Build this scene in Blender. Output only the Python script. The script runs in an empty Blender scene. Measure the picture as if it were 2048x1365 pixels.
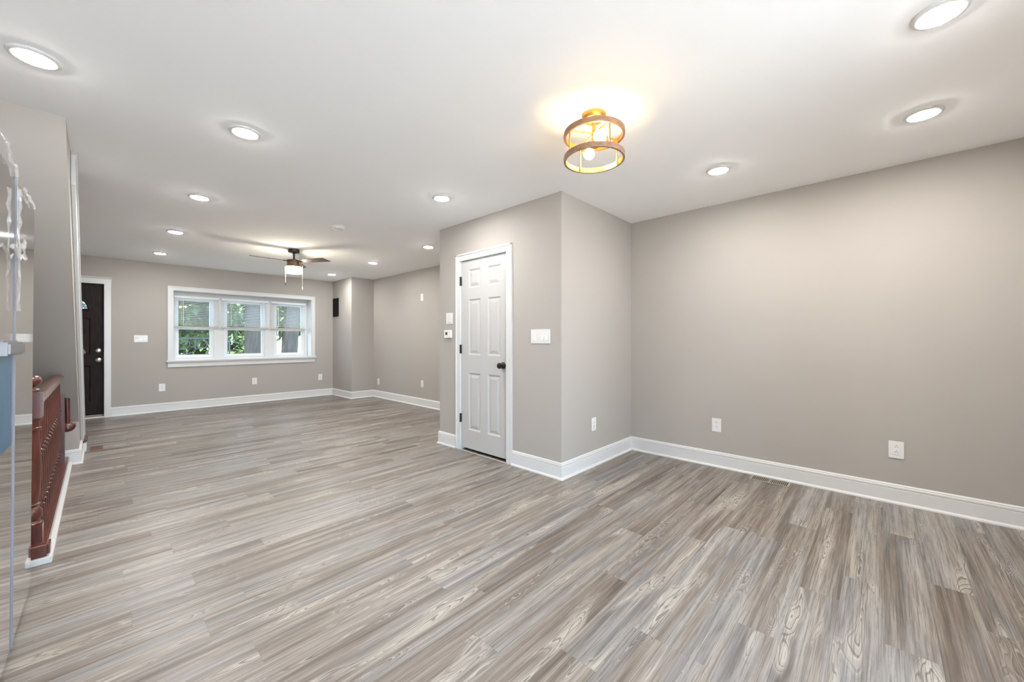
import bpy, bmesh, math, random
from mathutils import Vector, Matrix, noise
R = math.radians
SC = bpy.context.scene
COL = SC.collection
random.seed(7)

# ------------------------------------------------------------------ camera
H = 2.44                      # ceiling height
cd = bpy.data.cameras.new('camera'); cam = bpy.data.objects.new('camera', cd); COL.objects.link(cam)
cam.location = (0, 0, 1.18)
cam.rotation_euler = (R(90), 0, R(-46.64))
cd.sensor_fit = 'HORIZONTAL'; cd.sensor_width = 36.0
cd.lens = 781.0 / 2048 * 36
cd.shift_y = -2.0 / 2048
cd.clip_start = 0.02; cd.clip_end = 300
SC.camera = cam

# ------------------------------------------------------------------ exposure, world, daylight
SC.view_settings.view_transform = 'Standard'; SC.view_settings.look = 'None'
SC.view_settings.gamma = 1.0; SC.view_settings.use_curve_mapping = False
SC.view_settings.exposure = 0.25
SC.cycles.use_denoising = True
SC.cycles.max_bounces = 10; SC.cycles.diffuse_bounces = 7; SC.cycles.glossy_bounces = 5
SC.cycles.transmission_bounces = 8; SC.cycles.transparent_max_bounces = 24
SC.cycles.sample_clamp_indirect = 6.0
SKY = 15.0
wd = bpy.data.worlds.new('overcast_sky'); SC.world = wd; wd.use_nodes = True
bg = wd.node_tree.nodes['Background']
bg.inputs[0].default_value = (0.60, 0.795, 1.0, 1); bg.inputs[1].default_value = SKY

def portal(loc, rot, sx, sy):     # guides the sampling of the sky through an opening, adds no light
    l = bpy.data.lights.new('sky_portal', 'AREA'); l.shape = 'RECTANGLE'; l.size = sx; l.size_y = sy
    l.cycles.is_portal = True
    o = bpy.data.objects.new('sky_portal', l); COL.objects.link(o); o.location = loc; o.rotation_euler = rot
portal((0.275, -2.38, 1.1), (R(-90), 0, 0), 2.55, 2.1)
portal((1.95, 8.95, 1.42), (R(90), 0, R(180)), 2.2, 1.2)

sl = bpy.data.lights.new('fill_sun', 'SUN'); sl.energy = 85.0; sl.angle = R(3); sl.color = (1.0, 0.985, 0.96)
so_ = bpy.data.objects.new('fill_sun', sl); COL.objects.link(so_); so_.location = (0, -20, 20)
so_.rotation_euler = (R(90 - 52), 0, 0)          # sunlight added from behind the house to brighten the ceiling, 52 degrees high
LED = 430.0       # recessed lights
FANL = 75.0       # fan shade
BULB = 70.0      # bulbs of the cage light

# ------------------------------------------------------------------ materials
def node_mat(name):
    m = bpy.data.materials.new(name); m.use_nodes = True
    nt = m.node_tree; b = nt.nodes['Principled BSDF']
    return m, nt, b
def mat(name, col, rough=0.5, metal=0.0, spec=0.5, var=0.03, scale=8.0, bump=0.0, bscale=200.0, coat=0.0, stretch=None):
    m, nt, b = node_mat(name)
    tc = nt.nodes.new('ShaderNodeTexCoord')
    n = nt.nodes.new('ShaderNodeTexNoise'); n.inputs['Scale'].default_value = scale; n.inputs['Detail'].default_value = 4
    src = tc.outputs['Object']
    if stretch:
        mp = nt.nodes.new('ShaderNodeMapping'); mp.inputs['Scale'].default_value = stretch
        nt.links.new(src, mp.inputs['Vector']); src = mp.outputs['Vector']
    nt.links.new(src, n.inputs['Vector'])
    r = nt.nodes.new('ShaderNodeValToRGB')
    r.color_ramp.elements[0].position = 0.3; r.color_ramp.elements[1].position = 0.7
    r.color_ramp.elements[0].color = (*[max(0, c * (1 - var)) for c in col], 1)
    r.color_ramp.elements[1].color = (*[min(1, c * (1 + var)) for c in col], 1)
    nt.links.new(n.outputs['Fac'], r.inputs['Fac']); nt.links.new(r.outputs['Color'], b.inputs['Base Color'])
    b.inputs['Roughness'].default_value = rough; b.inputs['Metallic'].default_value = metal
    b.inputs['Specular IOR Level'].default_value = spec
    b.inputs['Coat Weight'].default_value = coat
    if bump:
        n2 = nt.nodes.new('ShaderNodeTexNoise'); n2.inputs['Scale'].default_value = bscale; n2.inputs['Detail'].default_value = 3
        bp = nt.nodes.new('ShaderNodeBump'); bp.inputs['Strength'].default_value = bump; bp.inputs['Distance'].default_value = 0.002
        nt.links.new(src, n2.inputs['Vector']); nt.links.new(n2.outputs['Fac'], bp.inputs['Height'])
        nt.links.new(bp.outputs['Normal'], b.inputs['Normal'])
    return m
def emit(name, col, strength, base=(0.9, 0.9, 0.9)):
    m, nt, b = node_mat(name)
    b.inputs['Base Color'].default_value = (*base, 1); b.inputs['Roughness'].default_value = 0.4
    b.inputs['Emission Color'].default_value = (*col, 1); b.inputs['Emission Strength'].default_value = strength
    return m
def glass(name, tint=(1, 1, 1), rough=0.0, refl=0.12):
    m = bpy.data.materials.new(name); m.use_nodes = True
    nt = m.node_tree; nt.nodes.clear()
    o = nt.nodes.new('ShaderNodeOutputMaterial'); mx = nt.nodes.new('ShaderNodeMixShader')
    t = nt.nodes.new('ShaderNodeBsdfTransparent'); t.inputs[0].default_value = (*tint, 1)
    g = nt.nodes.new('ShaderNodeBsdfGlossy'); g.inputs['Roughness'].default_value = rough
    mx.inputs[0].default_value = refl
    nt.links.new(t.outputs[0], mx.inputs[1]); nt.links.new(g.outputs[0], mx.inputs[2]); nt.links.new(mx.outputs[0], o.inputs[0])
    return m

WALL = mat('greige_wall_paint', (0.368, 0.343, 0.314), 0.75, spec=0.25, var=0.012, scale=1.5, bump=0.05, bscale=350)
CEIL = mat('white_ceiling_paint', (0.935, 0.935, 0.93), 0.85, spec=0.2, var=0.008, scale=1.2, bump=0.04, bscale=300)
TRIM = mat('white_semigloss_trim', (0.615, 0.615, 0.61), 0.32, var=0.01, scale=3)
DOORW = mat('white_door_paint', (0.455, 0.45, 0.442), 0.38, var=0.01, scale=3)
VINYL = mat('white_window_vinyl', (0.68, 0.69, 0.70), 0.35, var=0.01)
PLATE = mat('white_plate_plastic', (0.68, 0.675, 0.66), 0.3, var=0.008)
PLATE2 = mat('bright_switch_plastic', (0.73, 0.725, 0.715), 0.25, var=0.006)
SLOT = mat('dark_slot', (0.02, 0.02, 0.02), 0.7)
LEDRED = mat('grey_indicator_window', (0.22, 0.21, 0.20), 0.3)
BLACK = mat('matte_black_hardware', (0.018, 0.016, 0.015), 0.38, metal=0.3)
BRONZE = mat('bronze_hinge', (0.03, 0.026, 0.022), 0.4, metal=0.6)
NICKEL = mat('satin_nickel', (0.62, 0.60, 0.58), 0.28, metal=1.0)
MAHOG = mat('mahogany_stain', (0.072, 0.0125, 0.0065), 0.30, var=0.45, scale=14, coat=0.35, stretch=(6, 6, 0.6))
MAHOGH = mat('mahogany_rail_stain', (0.092, 0.0205, 0.0115), 0.28, var=0.4, scale=10, coat=0.4, stretch=(6, 0.6, 6))
DDOOR = mat('espresso_woodgrain_door', (0.0125, 0.0075, 0.0066), 0.55, spec=0.18, var=0.45, scale=9, bump=0.25, bscale=40, stretch=(6, 6, 0.7))
STEEL = mat('filmed_stainless_steel', (0.60, 0.575, 0.55), 0.045, metal=1.0, var=0.01, scale=3, bump=0.012, bscale=6)
STEELB = mat('brushed_steel_band', (0.15, 0.15, 0.155), 0.5, metal=0.5, var=0.05, scale=20, stretch=(1, 1, 30))
FRGREY = mat('fridge_cabinet_grey', (0.16, 0.16, 0.165), 0.5, var=0.02)
EDGE = mat('blue_grey_door_edge', (0.24, 0.25, 0.29), 0.5, metal=0.0, var=0.05)
BLUEF = mat('blue_protective_film', (0.04, 0.11, 0.19), 0.4, var=0.15, scale=12, stretch=(1, 6, 0.5))
FANWOOD = mat('walnut_fan_blade', (0.075, 0.05, 0.042), 0.4, var=0.35, scale=12, stretch=(1, 8, 8))
FANDK = mat('fan_dark_bronze', (0.028, 0.022, 0.02), 0.4, metal=0.5)
FANBR = mat('fan_light_kit_bronze', (0.20, 0.13, 0.075), 0.4, metal=0.6)
GOLD = mat('brushed_antique_gold', (0.62, 0.36, 0.11), 0.33, metal=0.9, var=0.06, scale=20)
RINGW = mat('brown_wood_ring', (0.21, 0.115, 0.065), 0.42, var=0.25, scale=10, stretch=(3, 3, 12))
GRILLE = mat('black_metal_grille', (0.007, 0.006, 0.0055), 0.6, spec=0.15)
REGI = mat('tan_register_metal', (0.36, 0.32, 0.26), 0.4, metal=0.3, var=0.04)
REGBR = mat('brown_register_metal', (0.17, 0.09, 0.045), 0.45, metal=0.3, var=0.06)
BLIND = mat('white_blind_slat', (0.80, 0.80, 0.79), 0.5, var=0.01)
BRAIL = mat('taupe_blind_rail', (0.46, 0.40, 0.34), 0.5, var=0.04)
BARK = mat('grey_brown_bark', (0.10, 0.085, 0.075), 0.95, var=0.35, scale=9, bump=1.0, bscale=12, stretch=(3, 3, 0.6))
LAWN = mat('pale_concrete_yard', (0.35, 0.34, 0.32), 0.9, var=0.1, scale=3)
BOUNCE = mat('pale_bounce_ground', (0.52, 0.515, 0.50), 0.9, var=0.08, scale=3)
SIDING = mat('white_house_siding', (0.75, 0.77, 0.8), 0.7, var=0.03)
ROOF = mat('grey_shingle_roof', (0.30, 0.32, 0.34), 0.8, var=0.2, scale=5)
HWIN = mat('blue_grey_window_glass', (0.10, 0.13, 0.18), 0.2)
IRON = mat('pale_painted_ironwork', (0.10, 0.11, 0.12), 0.5)
CHAIN = mat('pull_chain_brass', (0.75, 0.68, 0.52), 0.35, metal=0.8)
PANE = glass('view_dimming_glass', (0.66, 0.68, 0.675), 0.0, 0.05)  # tint put into the glass to darken the bright view outside
FANLITE = glass('frosted_fanlight_glass', (0.6, 0.65, 0.7), 0.25, 0.12)
def film_mat():
    m = bpy.data.materials.new('clear_crumpled_film'); m.use_nodes = True; nt = m.node_tree; nt.nodes.clear()
    N = nt.nodes.new; L = nt.links.new
    o = N('ShaderNodeOutputMaterial'); t = N('ShaderNodeBsdfTransparent'); d = N('ShaderNodeBsdfDiffuse'); g = N('ShaderNodeBsdfGlossy')
    d.inputs[0].default_value = (.8, .8, .8, 1); g.inputs['Roughness'].default_value = .15
    m1 = N('ShaderNodeMixShader'); m1.inputs[0].default_value = .5; m2 = N('ShaderNodeMixShader'); m2.inputs[0].default_value = .32
    L(d.outputs[0], m1.inputs[1]); L(g.outputs[0], m1.inputs[2]); L(t.outputs[0], m2.inputs[1]); L(m1.outputs[0], m2.inputs[2]); L(m2.outputs[0], o.inputs[0])
    return m
FILM = film_mat()
LEDM = emit('led_diffuser', (1.0, 0.97, 0.935), LED)
FANS = emit('frosted_fan_shade', (1.0, 0.88, 0.70), FANL)
BULBM = emit('amber_filament_bulb', (1.0, 0.70, 0.33), BULB)

def leaf_mat(name, c0, c1):
    m, nt, b = node_mat(name)
    oi = nt.nodes.new('ShaderNodeTexCoord'); n = nt.nodes.new('ShaderNodeTexNoise'); n.inputs['Scale'].default_value = 2.2
    nt.links.new(oi.outputs['Object'], n.inputs['Vector'])
    r = nt.nodes.new('ShaderNodeValToRGB'); r.color_ramp.elements[0].position = 0.35; r.color_ramp.elements[1].position = 0.65
    r.color_ramp.elements[0].color = (*c0, 1); r.color_ramp.elements[1].color = (*c1, 1)
    nt.links.new(n.outputs['Fac'], r.inputs['Fac']); nt.links.new(r.outputs['Color'], b.inputs['Base Color'])
    b.inputs['Roughness'].default_value = 0.6
    return m
LEAFD = leaf_mat('dark_leaves', (0.016, 0.040, 0.010), (0.060, 0.115, 0.028))
LEAFL = leaf_mat('fresh_leaves', (0.035, 0.075, 0.018), (0.10, 0.17, 0.045))

def floor_mat():
    m, nt, b = node_mat('grey_brown_vinyl_planks')
    N, L = nt.nodes, nt.links
    def val(x, sock):
        if isinstance(x, (int, float)): sock.default_value = x
        else: L.new(x, sock)
    def M(op, a, bb=0.0, c=None):
        n = N.new('ShaderNodeMath'); n.operation = op; val(a, n.inputs[0]); val(bb, n.inputs[1])
        if c is not None: val(c, n.inputs[2])
        return n.outputs[0]
    def V(x, y, z=0.0):
        n = N.new('ShaderNodeCombineXYZ'); val(x, n.inputs[0]); val(y, n.inputs[1]); val(z, n.inputs[2]); return n.outputs[0]
    def NZ(vec, scale=1.0, detail=2.0, rough=0.5, dist=0.0):
        n = N.new('ShaderNodeTexNoise'); L.new(vec, n.inputs['Vector']); n.inputs['Scale'].default_value = scale
        n.inputs['Detail'].default_value = detail; n.inputs['Roughness'].default_value = rough; n.inputs['Distortion'].default_value = dist
        return n.outputs['Fac']
    def WN(vec):
        n = N.new('ShaderNodeTexWhiteNoise'); n.noise_dimensions = '3D'; L.new(vec, n.inputs['Vector']); return n
    def SS(x, a, c):
        n = N.new('ShaderNodeMapRange'); n.interpolation_type = 'SMOOTHSTEP'; val(x, n.inputs[0])
        n.inputs[1].default_value = a; n.inputs[2].default_value = c; return n.outputs[0]
    def RAMP(f, pts):
        n = N.new('ShaderNodeValToRGB'); L.new(f, n.inputs[0]); e = n.color_ramp.elements
        while len(e) < len(pts): e.new(0.5)
        for k, (p, c) in enumerate(pts): e[k].position = p; e[k].color = (*c, 1)
        return n.outputs[0]
    def MIX(f, a, c, mode='MIX'):
        n = N.new('ShaderNodeMix'); n.data_type = 'RGBA'; n.blend_type = mode
        val(f, n.inputs[0])
        for s, v in ((n.inputs[6], a), (n.inputs[7], c)):
            if isinstance(v, tuple): s.default_value = (*v, 1)
            else: L.new(v, s)
        return n.outputs[2]
    tc = N.new('ShaderNodeTexCoord'); sp = N.new('ShaderNodeSeparateXYZ'); L.new(tc.outputs['Object'], sp.inputs[0])
    X, Y = sp.outputs[0], sp.outputs[1]
    PW, PL = 0.150, 1.22
    yr = M('DIVIDE', M('ADD', Y, 0.013), PW); row = M('FLOOR', yr); v = M('FRACT', yr)
    rr = WN(V(row, 3.7, 1.1)).outputs[0]
    xr = M('ADD', M('DIVIDE', X, PL), M('MULTIPLY', rr, 9.0)); colm = M('FLOOR', xr); u = M('FRACT', xr)
    wn = WN(V(row, colm, 0.5)); rid = wn.outputs[0]
    sc = N.new('ShaderNodeSeparateColor'); L.new(wn.outputs[1], sc.inputs[0]); r2, r3 = sc.outputs[0], sc.outputs[1]
    z = M('MULTIPLY', rid, 60.0)
    # streaks that run along each plank
    streak = NZ(V(M('MULTIPLY', X, 0.75), M('MULTIPLY', Y, 17.0), z), 1.0, 3.0, 0.55, 0.35)
    streak2 = NZ(V(M('MULTIPLY', X, 0.9), M('MULTIPLY', Y, 55.0), z), 1.0, 3.0, 0.6, 0.2)
    # cathedral figure: contour lines of a long smooth field
    fig = NZ(V(M('MULTIPLY', X, 1.75), M('MULTIPLY', Y, 12.5), M('ADD', z, 7.0)), 1.0, 2.2, 0.42, 0.35)
    hue = NZ(V(M('MULTIPLY', X, 0.55), M('MULTIPLY', Y, 9.0), M('ADD', z, 21.0)), 1.0, 2.0, 0.5, 0.3)
    dark = NZ(V(M('MULTIPLY', X, 1.1), M('MULTIPLY', Y, 22.0), M('ADD', z, 33.0)), 1.0, 3.0, 0.55, 0.3)
    ring = M('SINE', M('MULTIPLY', fig, 150.0))
    ringw = M('SINE', M('ADD', M('MULTIPLY', fig, 150.0), 1.5))
    heart = SS(fig, 0.53, 0.66)
    fine = NZ(V(M('MULTIPLY', X, 5.0), M('MULTIPLY', Y, 235.0), z), 1.0, 2.0, 0.6, 0.25)
    mid = NZ(V(M('MULTIPLY', X, 1.6), M('MULTIPLY', Y, 95.0), M('ADD', z, 11.0)), 1.0, 2.5, 0.55, 0.4)
    tone = M('ADD', M('MULTIPLY', streak, 0.95), M('ADD', M('MULTIPLY', M('SUBTRACT', rid, 0.5), 0.15), M('MULTIPLY', M('SUBTRACT', streak2, 0.5), 0.60)))
    base = RAMP(tone, [(0.20, (0.0735, 0.0581, 0.0462)), (0.36, (0.1505, 0.1246, 0.1036)), (0.50, (0.224, 0.1981, 0.1764)), (0.64, (0.294, 0.2709, 0.245)), (0.82, (0.392, 0.3605, 0.3185))])
    # some planks greyer, some browner
    grey = RAMP(tone, [(0.20, (0.0735, 0.0714, 0.0714)), (0.36, (0.14, 0.1386, 0.14)), (0.50, (0.21, 0.2065, 0.2065)), (0.64, (0.287, 0.28, 0.2765)), (0.82, (0.406, 0.392, 0.371))])
    gsel = SS(M('ADD', M('MULTIPLY', M('SUBTRACT', r2, 0.5), 0.22), hue), 0.46, 0.66)
    c1 = MIX(gsel, base, grey)
    c1 = MIX(M('MULTIPLY', SS(dark, 0.58, 0.72), 0.55), c1, (0.085, 0.072, 0.062))
    # pale heartwood with dark rings
    pale = MIX(M('MULTIPLY', heart, M('MULTIPLY', SS(r3, 0.15, 0.65), 0.75)), c1, (0.406, 0.3815, 0.343))
    amt = M('MULTIPLY', M('ADD', M('MULTIPLY', heart, 0.62), 0.10), SS(ring, 0.40, 0.98))
    c2 = MIX(amt, pale, (0.0805, 0.0735, 0.07))
    c3 = MIX(M('MULTIPLY', M('MULTIPLY', heart, 0.42), SS(ringw, 0.4, 1.0)), c2, (0.462, 0.441, 0.406))
    c4 = MIX(M('MULTIPLY', SS(fine, 0.51, 0.63), 0.52), c3, (0.077, 0.07, 0.0644))
    c4 = MIX(M('MULTIPLY', SS(mid, 0.56, 0.70), 0.42), c4, (0.075, 0.064, 0.056))
    c5 = MIX(M('MULTIPLY', SS(fine, 0.48, 0.30), 0.16), c4, (0.434, 0.42, 0.399))
    ev = M('MINIMUM', M('MULTIPLY', v, PW), M('MULTIPLY', M('SUBTRACT', 1.0, v), PW))
    eu = M('MINIMUM', M('MULTIPLY', u, PL), M('MULTIPLY', M('SUBTRACT', 1.0, u), PL))
    seam = SS(M('MINIMUM', ev, eu), 0.0016, 0.0004)
    c6 = MIX(M('MULTIPLY', seam, 0.22), c5, (0.06, 0.055, 0.05))
    c6 = MIX(1.0, c6, (0.905, 0.875, 0.845), 'MULTIPLY')
    L.new(c6, b.inputs['Base Color'])
    L.new(M('ADD', M('MULTIPLY', fine, 0.16), 0.30), b.inputs['Roughness'])
    b.inputs['Specular IOR Level'].default_value = 0.42
    bp = N.new('ShaderNodeBump'); bp.inputs['Strength'].default_value = 0.25; bp.inputs['Distance'].default_value = 0.0008
    L.new(M('SUBTRACT', M('MULTIPLY', fine, 0.6), M('MULTIPLY', seam, 1.5)), bp.inputs['Height']); L.new(bp.outputs[0], b.inputs['Normal'])
    return m
FLOOR = floor_mat()

# ------------------------------------------------------------------ mesh helpers
class MB:
    def __init__(s): s.b = bmesh.new()
    def box(s, x0, x1, y0, y1, z0, z1, bev=0.0, seg=2):
        t = bmesh.new(); bmesh.ops.create_cube(t, size=1.0)
        bmesh.ops.scale(t, vec=(abs(x1 - x0), abs(y1 - y0), abs(z1 - z0)), verts=t.verts)
        bmesh.ops.translate(t, vec=((x0 + x1) / 2, (y0 + y1) / 2, (z0 + z1) / 2), verts=t.verts)
        if bev: bmesh.ops.bevel(t, geom=t.edges[:], offset=bev, segments=seg, affect='EDGES')
        return s._join(t)
    def _join(s, t, M=None):
        if M is not None: bmesh.ops.transform(t, matrix=M, verts=t.verts)
        me = bpy.data.meshes.new('tmp'); t.to_mesh(me); t.free(); s.b.from_mesh(me); bpy.data.meshes.remove(me); return s
    def lathe(s, prof, n=24, M=None, cap=True):       # prof: (r, z)
        t = bmesh.new(); rings = []
        for r, z in prof:
            rings.append([t.verts.new((r * math.cos(2 * math.pi * k / n), r * math.sin(2 * math.pi * k / n), z)) for k in range(n)])
        for a, b2 in zip(rings, rings[1:]):
            for k in range(n): t.faces.new((a[k], a[(k + 1) % n], b2[(k + 1) % n], b2[k]))
        if cap: t.faces.new(list(reversed(rings[0]))); t.faces.new(rings[-1])
        bmesh.ops.recalc_face_normals(t, faces=t.faces[:])
        return s._join(t, M)
    def prism(s, pts, axis, a, b2):                    # polygon pts extruded along 'x','y','z'
        t = bmesh.new()
        def P(p, w): return {'x': (w, p[0], p[1]), 'y': (p[0], w, p[1]), 'z': (p[0], p[1], w)}[axis]
        A = [t.verts.new(P(p, a)) for p in pts]; B = [t.verts.new(P(p, b2)) for p in pts]
        t.faces.new(A); t.faces.new(B); n = len(pts)
        for k in range(n): t.faces.new((A[k], A[(k + 1) % n], B[(k + 1) % n], B[k]))
        bmesh.ops.recalc_face_normals(t, faces=t.faces[:])
        return s._join(t)
    def tube(s, pts, r, n=10):
        t = bmesh.new(); rings = []
        P = [Vector(p) for p in pts]
        for k, p in enumerate(P):
            d = (P[min(k + 1, len(P) - 1)] - P[max(k - 1, 0)]).normalized()
            up = Vector((0, 0, 1)) if abs(d.z) < 0.9 else Vector((1, 0, 0))
            e1 = d.cross(up).normalized(); e2 = d.cross(e1)
            rr = r[k] if isinstance(r, (list, tuple)) else r
            rings.append([t.verts.new(p + rr * (e1 * math.cos(2 * math.pi * j / n) + e2 * math.sin(2 * math.pi * j / n))) for j in range(n)])
        for a, b2 in zip(rings, rings[1:]):
            for j in range(n): t.faces.new((a[j], a[(j + 1) % n], b2[(j + 1) % n], b2[j]))
        t.faces.new(rings[0]); t.faces.new(rings[-1])
        bmesh.ops.recalc_face_normals(t, faces=t.faces[:])
        return s._join(t)
    def build(s, name, m, parent=None, smooth=None, M=None):
        if M is not None: bmesh.ops.transform(s.b, matrix=M, verts=s.b.verts)
        me = bpy.data.meshes.new(name); s.b.to_mesh(me); s.b.free(); me.materials.append(m)
        if smooth is not None:
            me.polygons.foreach_set('use_smooth', [True] * len(me.polygons))
            me.set_sharp_from_angle(angle=R(smooth))
        o = bpy.data.objects.new(name, me); COL.objects.link(o)
        if parent: o.parent = parent
        return o
def struct(o, label=None):
    o['kind'] = 'structure'
    if label: o['label'] = label
    return o
def tag(o, label, cat, group=None):
    o['label'] = label; o['category'] = cat
    if group: o['group'] = group
    return o
def thing(name, label, cat, loc=(0, 0, 0), rz=0.0, group=None):
    o = bpy.data.objects.new(name, None); COL.objects.link(o); o.location = loc; o.rotation_euler = (0, 0, rz)
    o.empty_display_size = 0.1
    return tag(o, label, cat, group)
def dup(root, loc, rz, label, group=None):
    r = root.copy(); COL.objects.link(r); r.location = loc; r.rotation_euler = (0, 0, rz); r['label'] = label
    if group: r['group'] = group
    for ch in list(root.children):
        c = ch.copy(); COL.objects.link(c); c.parent = r
        for g in list(ch.children):
            d = g.copy(); COL.objects.link(d); d.parent = c
    return r

# ------------------------------------------------------------------ room shell
XR, YF, YB, XL = 3.95, 8.61, -0.85, -1.08       # right wall, front wall, back wall, left wall faces
CX, CY0, CY1 = 2.685, 1.962, 3.672              # closet block
KX, KB = 1.72, -2.3                              # kitchen behind the camera
JX, JY = 3.478, 7.705                           # chase in the far corner
HX, HY0, HY1 = -0.235, 3.26, 5.572              # basement stair opening

f = MB(); f.box(HX, XR + .1, YB - .1, YF + .1, -.2, 0); f.box(XL - .1, HX, YB - .1, HY0, -.2, 0); f.box(XL - .1, HX, HY1, YF + .1, -.2, 0); f.box(XL - .1, KX + .1, KB - .1, YB - .1, -.2, 0)
struct(f.build('floor', FLOOR), 'grey and brown wood-look plank floor')
struct(MB().box(XL - .1, XR + .1, KB - .1, YF + .4, H, H + .12).build('ceiling', CEIL), 'flat white ceiling')
struct(MB().box(XR, XR + .1, YB - .1, YF + .1, 0, H).build('wall_right', WALL), 'long greige wall on the right')
struct(MB().box(XL - .1, XL, KB - .1, YF + .1, -1.6, H).build('wall_left', WALL), 'greige party wall behind the stairs')
# closet block: hollow so the door stands in a real opening
DY0, DY1, DZ = 2.592, 3.304, 2.036
w = MB(); w.box(CX, CX + .1, CY0, DY0, 0, H); w.box(CX, CX + .1, DY1, CY1, 0, H); w.box(CX, CX + .1, DY0, DY1, DZ, H)
struct(w.build('wall_closet_front', WALL), 'greige closet wall that holds the white door')
struct(MB().box(CX + .1, XR, CY0, CY0 + .1, 0, H).build('wall_closet_side', WALL), 'side wall of the closet facing the dining area')
struct(MB().box(CX + .1, XR, CY1 - .1, CY1, 0, H).build('wall_closet_rear', WALL), 'rear wall of the closet facing the living room')
struct(MB().prism([(JX, JY), (XR, JY), (XR, YF), (JX, YF)], 'z', 0, H).build('wall_chase', WALL), 'boxed-out chase in the far right corner')
# front wall with door and bay openings
OX0, OX1, OZ0, OZ1 = 0.858, 3.038, 0.842, 2.013
FX0, FX1, FZ = -0.852, 0.062, 2.036
w = MB(); w.box(XL, FX0, YF, YF + .14, 0, H); w.box(FX0, FX1, YF, YF + .14, FZ, H); w.box(FX1, OX0, YF, YF + .14, 0, H)
w.box(OX0, OX1, YF, YF + .14, 0, OZ0); w.box(OX0, OX1, YF, YF + .14, OZ1, H); w.box(OX1, XR, YF, YF + .14, 0, H)
struct(w.build('wall_front', WALL), 'far greige wall with the bay window and front door')
# back walls behind the camera; the kitchen end has wide glass doors
BX0, BX1, BZ0, BZ1 = -1.0, 1.55, 0.05, 2.15
struct(MB().box(KX, XR + .1, YB - .1, YB, 0, H).build('wall_dining_back', WALL))
struct(MB().box(KX, KX + .1, KB - .1, YB - .1, 0, H).build('wall_kitchen_side', WALL))
w = MB(); w.box(XL, BX0, KB - .1, KB, 0, H); w.box(BX1, KX, KB - .1, KB, 0, H); w.box(BX0, BX1, KB - .1, KB, 0, BZ0); w.box(BX0, BX1, KB - .1, KB, BZ1, H)
struct(w.build('wall_back', WALL))
# upper storey and neighbouring blocks, unseen, added to shade the front yard
struct(MB().box(XL - .1, XR + .1, YB - .1, YF + .14, H + .12, 7.5).build('wall_shade_upper', SIDING))
struct(MB().box(XR + .11, 18, YB - .1, YF + .14, -1.5, 7.5).build('wall_shade_east', SIDING))
struct(MB().box(-16, XL - .11, YB - .1, YF + .14, -1.5, 7.5).build('wall_shade_west', SIDING))
# stair enclosure: sloping underside of the upper flight and the low wall it lands on
EX = -0.128
def zs(y): return 2.44 - .918 * (y - 3.353)      # underside line
def zt(y): return 2.44 - .918 * (y - 3.90)       # top line of the flight
prof_ = [(HY1, 0), (HY1, zs(HY1)), (3.353, H), (4.35, H)]
for i_ in range(8, -1, -1):                      # stepped top that carries the treads
    yn_ = 6.32 - .218 * i_; prof_ += [(yn_ - .218, .2 * (i_ + 1)), (yn_, .2 * (i_ + 1))]
prof_ += [(6.32, 0)]
w = MB(); w.prism(prof_, 'x', XL, EX)
struct(w.build('wall_stair', WALL), 'sloping greige underside of the upper stairs')
# basement well
w = MB(); w.box(XL, HX + .02, HY0 - .06, HY0, -1.6, -.2); w.box(XL, HX + .02, HY1, HY1 + .06, -1.6, -.2); w.box(HX, HX + .05, HY0, HY1, -1.6, -.2); w.box(XL, HX, HY0, HY1, -1.7, -1.6)
struct(w.build('wall_stairwell', WALL))

PROF = [(0, 0), (.027, 0), (.027, .007), (.024, .014), (.016, .019), (.015, .021), (.015, .104), (.0115, .107), (.0155, .112), (.0155, .123), (.0105, .1275), (.0125, .131), (.010, .137), (.004, .141), (0, .141)]
def baseboard(name, p0, p1, n, e0=0, e1=0, label=None):
    p0, p1, n = Vector(p0), Vector(p1), Vector(n); d = (p1 - p0).normalized()
    t = MB(); b = t.b
    A = [b.verts.new((*(p0 + n * q - d * e0 * q), z)) for q, z in PROF]
    B = [b.verts.new((*(p1 + n * q + d * e1 * q), z)) for q, z in PROF]
    k = len(PROF)
    for i in range(k): b.faces.new((A[i], A[(i + 1) % k], B[(i + 1) % k], B[i]))
    b.faces.new(A); b.faces.new(B)
    bmesh.ops.recalc_face_normals(b, faces=b.faces[:])
    return struct(t.build(name, TRIM), label)
baseboard('baseboard_right', (XR, YB), (XR, CY0), (-1, 0), -1, -1, 'white baseboard along the right wall')
baseboard('baseboard_closet_side', (CX, CY0), (XR, CY0), (0, -1), 1, -1)
baseboard('baseboard_closet_front', (CX, CY0), (CX, 2.530), (-1, 0), 1, 0)
baseboard('baseboard_closet_end', (CX, 3.374), (CX, CY1), (-1, 0), 0, 1)
baseboard('baseboard_closet_rear', (CX, CY1), (XR, CY1), (0, 1), 1, -1)
baseboard('baseboard_living_right', (XR, CY1), (XR, JY), (-1, 0), -1, -1)
baseboard('baseboard_chase_near', (JX, JY), (XR, JY), (0, -1), 1, -1)
baseboard('baseboard_chase_side', (JX, JY), (JX, YF), (-1, 0), 1, -1)
baseboard('baseboard_front', (0.133, YF), (JX, YF), (0, -1), 0, -1, 'white baseboard under the bay window')
baseboard('baseboard_stair', (EX, HY1), (HX - .3, HY1), (0, -1), 1, 0)
baseboard('baseboard_stair_side', (EX, HY1), (EX, 6.10), (1, 0), 1, 0)
baseboard('baseboard_back', (KX, YB), (XR, YB), (0, 1), 0, -1)

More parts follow.
